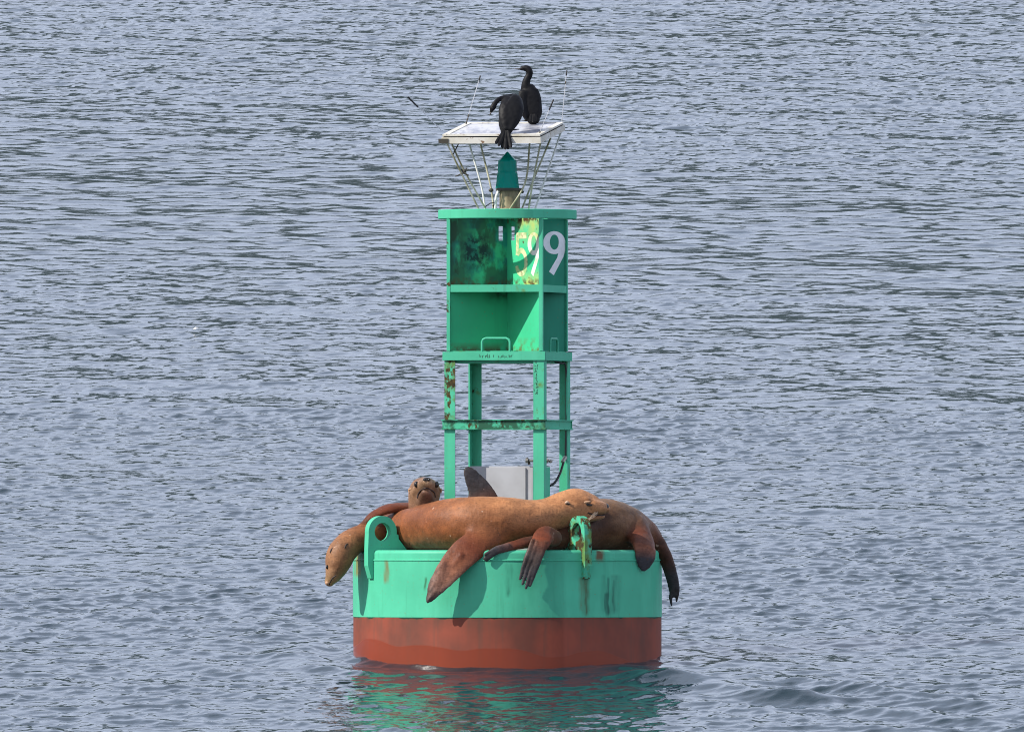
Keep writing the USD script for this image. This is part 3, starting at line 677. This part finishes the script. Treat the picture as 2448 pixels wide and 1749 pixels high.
M['whisker'] = principled('whisker_pale', (0.55, 0.42, 0.3), 0.5)
M['mouth'] = principled('mouth_dark', (0.022, 0.010, 0.008), 0.6)
TAN, BRN, RED, CHR, DKB = (0.42, 0.195, 0.086), (0.165, 0.048, 0.014), (0.12, 0.028, 0.010), (0.042, 0.040, 0.045), (0.065, 0.026, 0.014)

def rows_from_outline(st):
    """X, top, bottom (photograph pixels), depth y, width factor -> sweep rows"""
    out = []
    for X, t, b, y, wf in st:
        c = P(X, (t + b) / 2, y); hh = (b - t) / 2 / PX; out.append([*c, hh * wf, hh])
    return out
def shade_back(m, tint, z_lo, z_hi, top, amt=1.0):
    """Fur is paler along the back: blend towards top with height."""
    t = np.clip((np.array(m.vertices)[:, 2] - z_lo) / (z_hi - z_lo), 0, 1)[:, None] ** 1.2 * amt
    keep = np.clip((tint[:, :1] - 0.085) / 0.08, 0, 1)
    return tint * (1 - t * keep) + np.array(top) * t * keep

# --- the sea lion across the front, chin on the right lifting eye
A_body = rows_from_outline([(866, 1268, 1298, -.10, .9), (895, 1248, 1308, -.12, .95), (945, 1227, 1312, -.20, 1.0), (1000, 1210, 1314, -.42, 1.0), (1070, 1193, 1315, -.72, 1.0), (1130, 1187, 1313, -.88, .98), (1190, 1187, 1306, -.92, .95),
    (1240, 1191, 1297, -.90, .95), (1280, 1194, 1284, -.86, 1.0), (1310, 1190, 1274, -.82, 1.05), (1340, 1178, 1266, -.79, .95), (1372, 1168, 1257, -.76, .95), (1397, 1171, 1250, -.745, .95), (1418, 1184, 1236, -.735, .92), (1434, 1197, 1229, -.73, .85), (1443, 1204, 1226, -.728, .85)])
seaA = thing('sea_lion', 'tan sea lion stretched along the front of the deck, chin on a lifting eye', 'sea lion', (-.1, -.85, ZT), 'sea lions hauled out on the buoy')
fl = lambda pts: np.array([[*P(X, Y, y), w / PX, t / PX] for X, Y, y, w, t in pts])
A_flip = Sweep(fl([(1185, 1272, -1.00, 40, 24), (1150, 1292, -1.10, 36, 17), (1110, 1322, -1.19, 36, 9), (1076, 1360, -1.235, 32, 6), (1048, 1396, -1.235, 24, 4.5), (1030, 1426, -1.215, 12, 3.5), (1024, 1437, -1.21, 4, 3)]), up=(-.15, -1, .25), k=.05, edge=1.0, cols=[BRN, BRN, RED, (0.24, 0.085, 0.04), (.32, .15, .095), (.24, .13, .095), (.09, .075, .07), CHR])
A_claws = [Sweep(fl([(1085, 1372, -1.24, 5, 5), (1062, 1400, -1.245, 4, 4), (x, y, -1.232, 2, 3)]), up=(-.15, -1, .25), k=.012, n=40, cols=[RED, (.22, .11, .075), (.10, .07, .06)]) for x, y in ((1031, 1418), (1036, 1428))]
A_b = Sweep(A_body, k=.04, n=320, cols=[BRN, BRN, BRN, BRN, BRN, BRN, BRN, BRN, (.25, .11, .05), (.25, .115, .052), (.25, .115, .052), (.25, .12, .06), (.25, .13, .07), (.24, .14, .08), (.20, .12, .07)])
A_claws += [Sweep(fl([(x0, y0, -1.215 + .02 * i, 9, 7), ((x0 + x1) / 2, (y0 + y1) / 2, -1.246, 8, 6), (x1, y1, -1.236, 4, 3.5)]), up=(-.15, -1, .25), k=.010, n=50, cols=[RED, (.22, .10, .065), (.085, .065, .06)])
    for i, (x0, y0, x1, y1) in enumerate(((1104, 1326, 1027, 1430), (1094, 1328, 1031, 1410), (1084, 1328, 1040, 1388), (1074, 1330, 1047, 1366)))]
MUZ = [(.25, .14, .08), (.22, .125, .07), (.17, .10, .06)]
A_head = [Sweep(fl([(1412, 1210, -.765, 30, 20), (1430, 1213, -.745, 27, 17), (1444, 1216, -.735, 21, 13.5), (1449, 1217, -.733, 13, 9)]), k=.012, n=60, cols=MUZ),
          Sweep(fl([(1392, 1236, -.75, 32, 14), (1415, 1238, -.74, 22, 9), (1436, 1235, -.735, 14, 6.5), (1442, 1234, -.734, 8, 4)]), k=.007, n=60, cols=[(.15, .07, .035), (.15, .075, .04), (.16, .09, .05)]),
          Sweep(fl([(1390, 1199, -.825, 8, 6), (1400, 1195, -.83, 10, 7), (1410, 1198, -.815, 7, 5)]), k=.012, n=30, cols=[(.27, .14, .08), (.3, .17, .1)])]
mA, tA = body_mesh([A_b, A_flip] + A_claws + A_head, h=.0085)
xw = np.clip((np.array(mA.vertices)[:, 0] + .62) / .75, 0, 1)
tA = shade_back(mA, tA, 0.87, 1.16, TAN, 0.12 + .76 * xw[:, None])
part('body', mA, M['fur'], seaA, True, tint=tA)
def on(m, X, Y, out=0.0):
    """The point of the surface that is seen at photograph pixel X, Y."""
    v = np.array(m.vertices); p = P(X, Y); d = np.hypot(v[:, 0] - p[0], v[:, 2] - p[2]); r_ = max(.012, d.min() + .006)
    near_ = v[d < r_]; q = near_[near_[:, 1] < near_[:, 1].min() + .03]
    return np.array([p[0], q[:, 1].mean() - out, p[2]])
T3 = lambda a, ax: trimesh.transformations.rotation_matrix(a, ax)[:3, :3]
part('eye', ellipsoid(on(mA, 1404, 1206), (.034, .009, .010), T3(.12, [0, 1, 0])), M['eye'], seaA, True, label='nearly closed eye')
part('eyelid', ellipsoid(on(mA, 1401, 1200, .002), (.034, .009, .010), T3(-.18, [0, 1, 0])), M['lid'], seaA, True)
part('ear', tube([on(mA, 1350, 1203, 0), on(mA, 1355, 1200, .012), on(mA, 1361, 1203, .012)], [.008, .011, .003], 8, 10), M['ear'], seaA, True)
part('ear_hollow', ellipsoid(on(mA, 1357, 1204, .002), (.018, .008, .006)), M['eye'], seaA, True)
part('nose', ellipsoid(P(1448, 1212, -.734), (.024, .046, .030)), M['nose'], seaA, True)
part('mouth_line', tube([on(mA, 1444, 1230, 0)] + [on(mA, x, y, .001) for x, y in ((1436, 1231), (1426, 1231), (1414, 1228), (1404, 1225))], .006, 6, 14), M['mouth'], seaA, True)
for k_ in range(6):
    x0, y0 = 1428 - 5 * (k_ // 3), 1222 + 2.2 * (k_ % 3); q0 = on(mA, x0, y0)
    part('whisker', tube([q0, q0 + (-.03, -.05, -.03), q0 + (-.065 - .012 * (k_ % 3), -.055, -.06 - .010 * (k_ % 2))], [.0016, .0008], 4, 8), M['whisker'], seaA)

# --- the sea lion with its head hanging over the left side
seaB = thing('sea_lion', 'brown sea lion hanging its head down over the left side of the hull', 'sea lion', (-.8, -.1, ZT), 'sea lions hauled out on the buoy')
B_rows = [[-.62, .62, .93, .10, .08], [-.74, .46, .96, .18, .14], [-.82, .30, .98, .19, .16], [-.90, .12, .97, .16, .15], [-.98, -.06, .95, .13, .125], [-1.02, -.22, .945, .115, .115]]
B_rows += [[*P(X, Y, y), a / PX, b / PX] for X, Y, y, a, b in ((880, 1281, -.36, 34, 31), (848, 1293, -.42, 34, 32), (822, 1315, -.49, 35, 33), (811, 1338, -.50, 36, 32), (805, 1358, -.505, 32, 27), (798, 1375, -.51, 25, 20), (790, 1389, -.51, 17, 12))]
B_b = Sweep(B_rows, up=(-.35, 0, .9), k=.04, n=320, cols=[BRN, BRN, BRN, BRN, BRN, BRN, (.20, .075, .028), (.21, .088, .036), (.215, .098, .043), (.215, .103, .047), (.215, .105, .05), (.235, .13, .065), (.25, .155, .075)])
B_flip = Sweep(fl([(1010, 1222, -.10, 30, 22), (975, 1216, -.20, 26, 15), (930, 1216, -.30, 22, 10), (893, 1232, -.36, 15, 7), (866, 1254, -.40, 6, 4)]), up=(-.2, -.4, 1), k=.03, cols=[BRN, RED, RED, RED, DKB])
mB, tB = body_mesh([B_b, B_flip], h=.009)
part('body', mB, M['fur'], seaB, True, tint=tB)
for pts in (((797, 1308), (793, 1315), (791, 1321)), ((833, 1298), (828, 1303), (826, 1310))):
    part('ear', tube([on(mB, *pts[0]), on(mB, *pts[1], .005), on(mB, *pts[2], .004)], [.004, .007, .002], 6, 8), M['mouth'], seaB, True)
part('eye', ellipsoid(on(mB, 784, 1354), (.011, .012, .017)), M['eye'], seaB, True)
part('nose', ellipsoid(on(mB, 785, 1392, -.012), (.020, .022, .018)), M['lid'], seaB, True)
part('mouth_line', tube([on(mB, x, y, .0) for x, y in ((789, 1396), (792, 1388), (797, 1380), (805, 1374))], .005, 6, 14), M['mouth'], seaB, True)

# --- the sea lion looking up behind, one flipper raised
seaC = thing('sea_lion', 'sea lion raising its head left of the tower, dark flipper before the cabinet', 'sea lion', (-.3, -.5, ZT), 'sea lions hauled out on the buoy')
C_b = Sweep([[.10, -.58, .90, .05, .05], [-.02, -.55, .94, .12, .11], [-.20, -.53, .99, .15, .155], [-.40, -.50, 1.00, .15, .155], [-.56, -.47, 1.02, .14, .14], [-.635, -.43, 1.10, .125, .115], [-.65, -.41, 1.20, .118, .11], [-.648, -.44, 1.275, .115, .11]], up=(.25, 1, .1), k=.05, n=260, cols=[BRN, BRN, BRN, BRN, (.18, .08, .04), (.21, .11, .06), (.24, .135, .08)])
C_h = Sweep([[-.640, -.43, 1.262, .120, .112], [-.634, -.49, 1.290, .112, .092], [-.628, -.55, 1.322, .080, .062], [-.626, -.60, 1.338, .062, .046], [-.625, -.635, 1.345, .044, .036]], up=(0, .35, 1), k=.03, n=100, cols=[(.22, .12, .065), (.25, .15, .085), (.32, .20, .125), (.32, .21, .13)])
C_jaw = Sweep([[-.640, -.44, 1.17, .095, .075], [-.634, -.53, 1.215, .072, .050], [-.628, -.595, 1.262, .042, .030]], up=(0, .3, 1), k=.018, n=60, cols=[(.24, .14, .085), (.12, .06, .042)])
C_flip = Sweep(fl([(1165, 1240, -.53, 44, 20), (1154, 1195, -.53, 38, 9), (1145, 1168, -.53, 29, 6), (1131, 1144, -.53, 21, 4.5), (1121, 1128, -.53, 14, 3.5), (1116, 1120, -.53, 8, 3)]), up=(.1, -1, .1), k=.04, cols=[(.17, .07, .035), (.10, .045, .028), (.05, .042, .042), CHR, CHR, CHR])
mC, tC = body_mesh([C_b, C_h, C_jaw, C_flip], h=.0085)
part('body', mC, M['fur_mottled'], seaC, True, tint=tC)
part('nose', ellipsoid((-.625, -.655, 1.366), (.030, .018, .020)), M['nose'], seaC, True)
for s_ in (-1, 1):
    part('nostril', ellipsoid((-.625 + s_ * .016, -.672, 1.366), (.008, .006, .012)), M['eye'], seaC, True)
    part('eye', ellipsoid(on(mC, 1020.5 + s_ * 24, 1158, -.004), (.019, .018, .024)), M['eye'], seaC, True)
    part('ear', tube([on(mC, 1018 + s_ * 34, 1168), P(1017 + s_ * 38, 1171, -.47), P(1017 + s_ * 38, 1179, -.48)], [.006, .011, .003], 6, 8), M['lid'], seaC, True)
part('mouth_line', tube([on(mC, x, y, .002) for x, y in ((999, 1190), (1001, 1180), (1008, 1171), (1019, 1167), (1030, 1170), (1039, 1177), (1042, 1188))], [.008, .007, .005, .005, .005, .005, .004], 6, 24), M['mouth'], seaC, True)

# --- the sea lion curled at the right, hind flippers under the first one's chin
seaD = thing('sea_lion', 'dark mottled sea lion hunched at the right, flippers draped over the rim', 'sea lion', (.7, -.4, ZT), 'sea lions hauled out on the buoy')
D_b = Sweep([[.27, -.98, .875, .06, .05], [.36, -.86, .895, .10, .075], [.48, -.70, .95, .15, .13], [.62, -.52, 1.005, .19, .19], [.76, -.40, 1.015, .21, .205], [.90, -.28, .985, .20, .185], [1.01, -.16, .945, .16, .15], [1.08, .02, .92, .12, .11], [1.10, .22, .89, .11, .10], [1.12, .36, .84, .07, .06]], k=.05, n=320,
    cols=[RED, DKB, DKB, (.085, .037, .018), (.15, .075, .036), (.135, .066, .032), (.10, .04, .018), DKB, DKB, DKB])
TOE = [DKB, (.075, .055, .05), CHR, CHR]
D_f = [Sweep(fl([(1325, 1285, -1.0, 20, 18), (1304, 1278, -1.12, 25, 13), (1292, 1296, -1.205, 23, 9), (1283, 1312, -1.225, 19, 6)]), up=(-.1, -1, .3), k=.03, cols=[DKB, RED, RED, (.12, .05, .035)])]
for (x0, y0), (x1, y1), w_ in (((1269, 1299), (1243, 1382), 5.6), ((1279, 1303), (1249, 1394), 5.6), ((1289, 1306), (1257, 1404), 6), ((1299, 1304), (1267, 1398), 6.6)):
    D_f.append(Sweep(fl([(x0 + 4, y0 - 8, -1.222, w_, 5), (x0 * .72 + x1 * .28, y0 * .7 + y1 * .3 , -1.24, w_ + 1, 5.5), (x0 * .35 + x1 * .65, y0 * .38 + y1 * .62, -1.252, w_, 5.5), (x1, y1, -1.25, 3.5, 3.5)]), up=(-.1, -1, .1), k=.003, n=60, cols=TOE))
D_f.append(Sweep(fl([(1310, 1290, -1.0, 16, 14), (1270, 1293, -1.08, 14, 10), (1230, 1302, -1.15, 13, 8), (1195, 1312, -1.19, 12, 6)]), up=(.2, -.9, .7), k=.03, cols=[DKB, DKB, RED, (.1, .06, .05)]))
for (x1, y1, yy) in ((1158, 1334, -1.225), (1163, 1338, -1.222), (1160, 1324, -1.228)):
    D_f.append(Sweep(fl([(1215, 1304 + (y1 - 1330) * .4, -1.19, 6, 5), (1185, 1315 + (y1 - 1330) * .7, -1.215, 6, 5), (x1, y1, yy, 3.5, 3)]), up=(.2, -.9, .5), k=.005, n=50, cols=[(.12, .06, .05), CHR, CHR]))
D_f.append(Sweep(fl([(1515, 1262, -.38, 34, 26), (1530, 1288, -.50, 32, 20), (1540, 1312, -.63, 28, 11), (1541, 1335, -.66, 25, 7), (1538, 1354, -.645, 16, 5), (1537, 1361, -.64, 8, 4)]), up=(.4, -.9, .3), k=.05, cols=[DKB, RED, (.20, .07, .035), CHR, CHR, CHR]))
D_f.append(Sweep(fl([(1545, 1275, -.22, 24, 20), (1572, 1302, -.20, 20, 15), (1592, 1338, -.19, 17, 10), (1605, 1375, -.19, 15.5, 7), (1611, 1405, -.19, 14, 5), (1611, 1424, -.19, 12, 4)]), up=(-.3, -1, .2), k=.04, cols=[BRN, DKB, DKB, CHR, CHR, CHR]))
D_f.append(Sweep(fl([(1608, 1405, -.19, 7, 4.5), (1603, 1428, -.19, 5, 4), (1605, 1446, -.19, 3, 3)]), up=(-.3, -1, .2), k=.004, n=40, cols=[CHR, CHR]))
D_f.append(Sweep(fl([(1616, 1400, -.19, 8, 4.5), (1618, 1420, -.19, 6, 4), (1617, 1436, -.19, 3, 3)]), up=(-.3, -1, .2), k=.004, n=40, cols=[CHR, CHR]))
mD, tD = body_mesh([D_b] + D_f, h=.0075)
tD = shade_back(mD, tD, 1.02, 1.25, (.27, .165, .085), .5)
part('body', mD, M['fur_mottled'], seaD, True, tint=tD)

# ------------------------------------------------------------------ two cormorants on the panel
mc = Mat('cormorant_plumage')
vor = mc.add('voronoi_texture', {'scale': 30.0}, vector='tc.object') + '.distance'
c = mc.mix((0.002, 0.002, 0.003), (0.009, 0.0085, 0.009), mc.ramp(mc.noise(14, 5, (1, 1, .5)), 0.42, 0.68))
c = mc.mix(c, (0.006, 0.006, 0.007), mc.ramp(vor, 0.2, 0.6, 0, .8))
M['plume'] = mc.done(c, 0.55, bump=vor, bump_d=.006, bump_s=.35, specular_ior_level=.16)
M['beak'] = principled('cormorant_beak', (0.05, 0.045, 0.04), 0.4)
K = [(0, 0, 0), (0, 0, 0)]
def bird_rows(pts): return [[*Z3(X, Y, y), a / 4.06 / PX, b / 4.06 / PX] for X, Y, y, a, b in pts]
def bird(name_label, base, sweeps, beak, eyes, feet, tail):
    t = thing('cormorant', name_label, 'cormorant', base, 'cormorants perched on the solar panel')
    mb, _ = body_mesh(sweeps, h=.0055, lump=.004)
    part('body', mb, M['plume'], t, True)
    part('beak', tube([Z3(*p) for p in beak[0]], beak[1], 6, 10), M['beak'], t, True)
    for e in eyes: part('eye', ellipsoid(Z3(*e), (.004,) * 3, sub=1), M['eye'], t, True)
    for f_ in feet:
        ctr = Z3(*f_)
        toes = [tube([ctr + (0, 0, .035), ctr + (0, 0, .008)], .007, 6)] + [tube([ctr + (0, 0, .009), ctr + (math.sin(a) * .05, -math.cos(a) * .05, .006 + (.007 if math.cos(a) < 0 else -.004))], [.006, .003], 5) for a in f_seq]
        part('foot', cat(toes), M['black'], t, True)
    for r_, tip, w_ in tail:
        A, B = Z3(*r_), Z3(*tip); d = B - A; s_ = np.cross(d / np.linalg.norm(d), [0, -1, .0]); s_ /= np.linalg.norm(s_)
        n_ = np.array([0, -1.0, 0]); us = [0, .25, .6, .9, 1]; ws = [.6, .8, 1, .9, .35]
        v = []; 
        for u_, q in zip(us, ws):
            ctr = A + d * u_
            v += [ctr - s_ * w_ * q, ctr + n_ * .003, ctr + s_ * w_ * q, ctr - n_ * .002]
        f = []
        for i in range(len(us) - 1):
            for j in range(4):
                a0, a1 = i * 4 + j, i * 4 + (j + 1) % 4; f += [[a0, a1, a1 + 4], [a0, a1 + 4, a0 + 4]]
        f += [[0, 2, 1], [0, 3, 2], [16, 17, 18], [16, 18, 19]]
        tm = trimesh.Trimesh(v, f, process=False); tm.fix_normals()
        part('tail_feather', tm, M['plume'], t)
f_seq = [math.pi - .2, math.pi + .6, math.pi - 1.0]
BK = np.array([0.0, 0, 0])
bird('black cormorant standing upright with its neck raised, beak to the left', Z3(1085, 650, .26),
     [Sweep(bird_rows([(1120, 632, .22, 60, 45), (1110, 590, .235, 92, 70), (1092, 500, .25, 108, 85), (1075, 400, .255, 104, 82), (1060, 330, .25, 78, 68), (1045, 290, .24, 46, 46), (1052, 245, .235, 36, 38), (1074, 200, .232, 33, 34), (1080, 165, .23, 33, 34), (1062, 135, .23, 33, 31), (1030, 128, .23, 30, 24), (1000, 133, .23, 19, 15), (985, 136, .23, 11, 9)]), up=(0, -1, .1), k=.02, n=260, cols=K),
      Sweep(bird_rows([(1130, 350, .22, 40, 20), (1160, 440, .215, 36, 22), (1165, 540, .21, 30, 18), (1150, 635, .20, 12, 10)]), up=(.3, -1, .2), k=.022, cols=K),
      Sweep(bird_rows([(1010, 360, .20, 36, 18), (1000, 450, .19, 36, 20), (1020, 560, .18, 26, 16), (1055, 630, .18, 10, 8)]), up=(-.2, -1, .2), k=.022, cols=K)],
     ([(990, 136, .23), (960, 136, .23), (932, 134, .23)], [.0075] * 4 + [.005] * 3 + [.004] * 3), [(1012, 122, .207)], [(1040, 650, .22), (1125, 655, .24)],
     [((1105, 560, .19), (1085, 648, .15), .016), ((1120, 560, .19), (1112, 655, .15), .016), ((1130, 560, .19), (1138, 648, .16), .016)])
bird('black cormorant seen from behind, tail fanned over the front edge, head bent left', Z3(900, 755, -.27),
     [Sweep(bird_rows([(850, 765, -.36, 52, 30), (862, 700, -.34, 84, 55), (885, 610, -.31, 114, 78), (908, 520, -.27, 118, 84), (920, 460, -.235, 92, 72), (905, 432, -.215, 50, 52), (868, 428, -.23, 33, 34), (822, 432, -.26, 26, 27), (778, 450, -.29, 23, 24), (746, 484, -.31, 24, 25), (725, 524, -.32, 28, 26), (712, 553, -.325, 19, 16), (705, 572, -.328, 10, 9)]), up=(.1, -1, .35), k=.02, n=280, cols=K),
      Sweep(bird_rows([(905, 440, -.27, 60, 24), (900, 520, -.335, 80, 24), (888, 620, -.375, 70, 20), (868, 740, -.40, 30, 12)]), up=(0, -1, .3), k=.03, cols=K),
      Sweep(bird_rows([(858, 450, -.28, 34, 22), (828, 520, -.335, 42, 24), (822, 620, -.37, 40, 20), (845, 735, -.40, 20, 10)]), up=(-.3, -1, .3), k=.018, cols=K),
      Sweep(bird_rows([(965, 460, -.27, 36, 22), (978, 540, -.33, 44, 24), (952, 640, -.37, 40, 20), (905, 740, -.40, 20, 10)]), up=(.3, -1, .3), k=.018, cols=K)],
     ([(708, 568, -.328), (698, 590, -.33), (692, 606, -.332)], [.0065] * 4 + [.0045] * 3 + [.003] * 3), [(722, 532, -.355)], [(925, 752, -.30)],
     [((840 + 6 * i, 740, -.40 - .004 * (i % 2)), (755 + 29 * i - (6 if i in (0, 1) else 0), (880, 905, 925, 938, 935, 920)[i], -.45 - .012 * (i % 2)), .0145) for i in range(6)])

# a white feather adrift on the water, left of the tower
fy = 35.0
gx0 = (470 - 1224) / PX * (140 + fy) / 140
v = np.array([[0, 0, .03], [.05, .05, .035], [.11, .02, .045], [.05, -.05, .035], [.055, 0, .07]]) * .55 + [gx0, fy, .03]
fe = usdkit.mesh(stage, '/World/feather', trimesh.Trimesh(v, [[0, 1, 4], [1, 2, 4], [2, 3, 4], [3, 0, 4], [0, 3, 1], [1, 3, 2]], process=False), M['strut_white'])
tag(fe.GetPrim(), 'tiny white feather floating on the water left of the tower', 'feather')
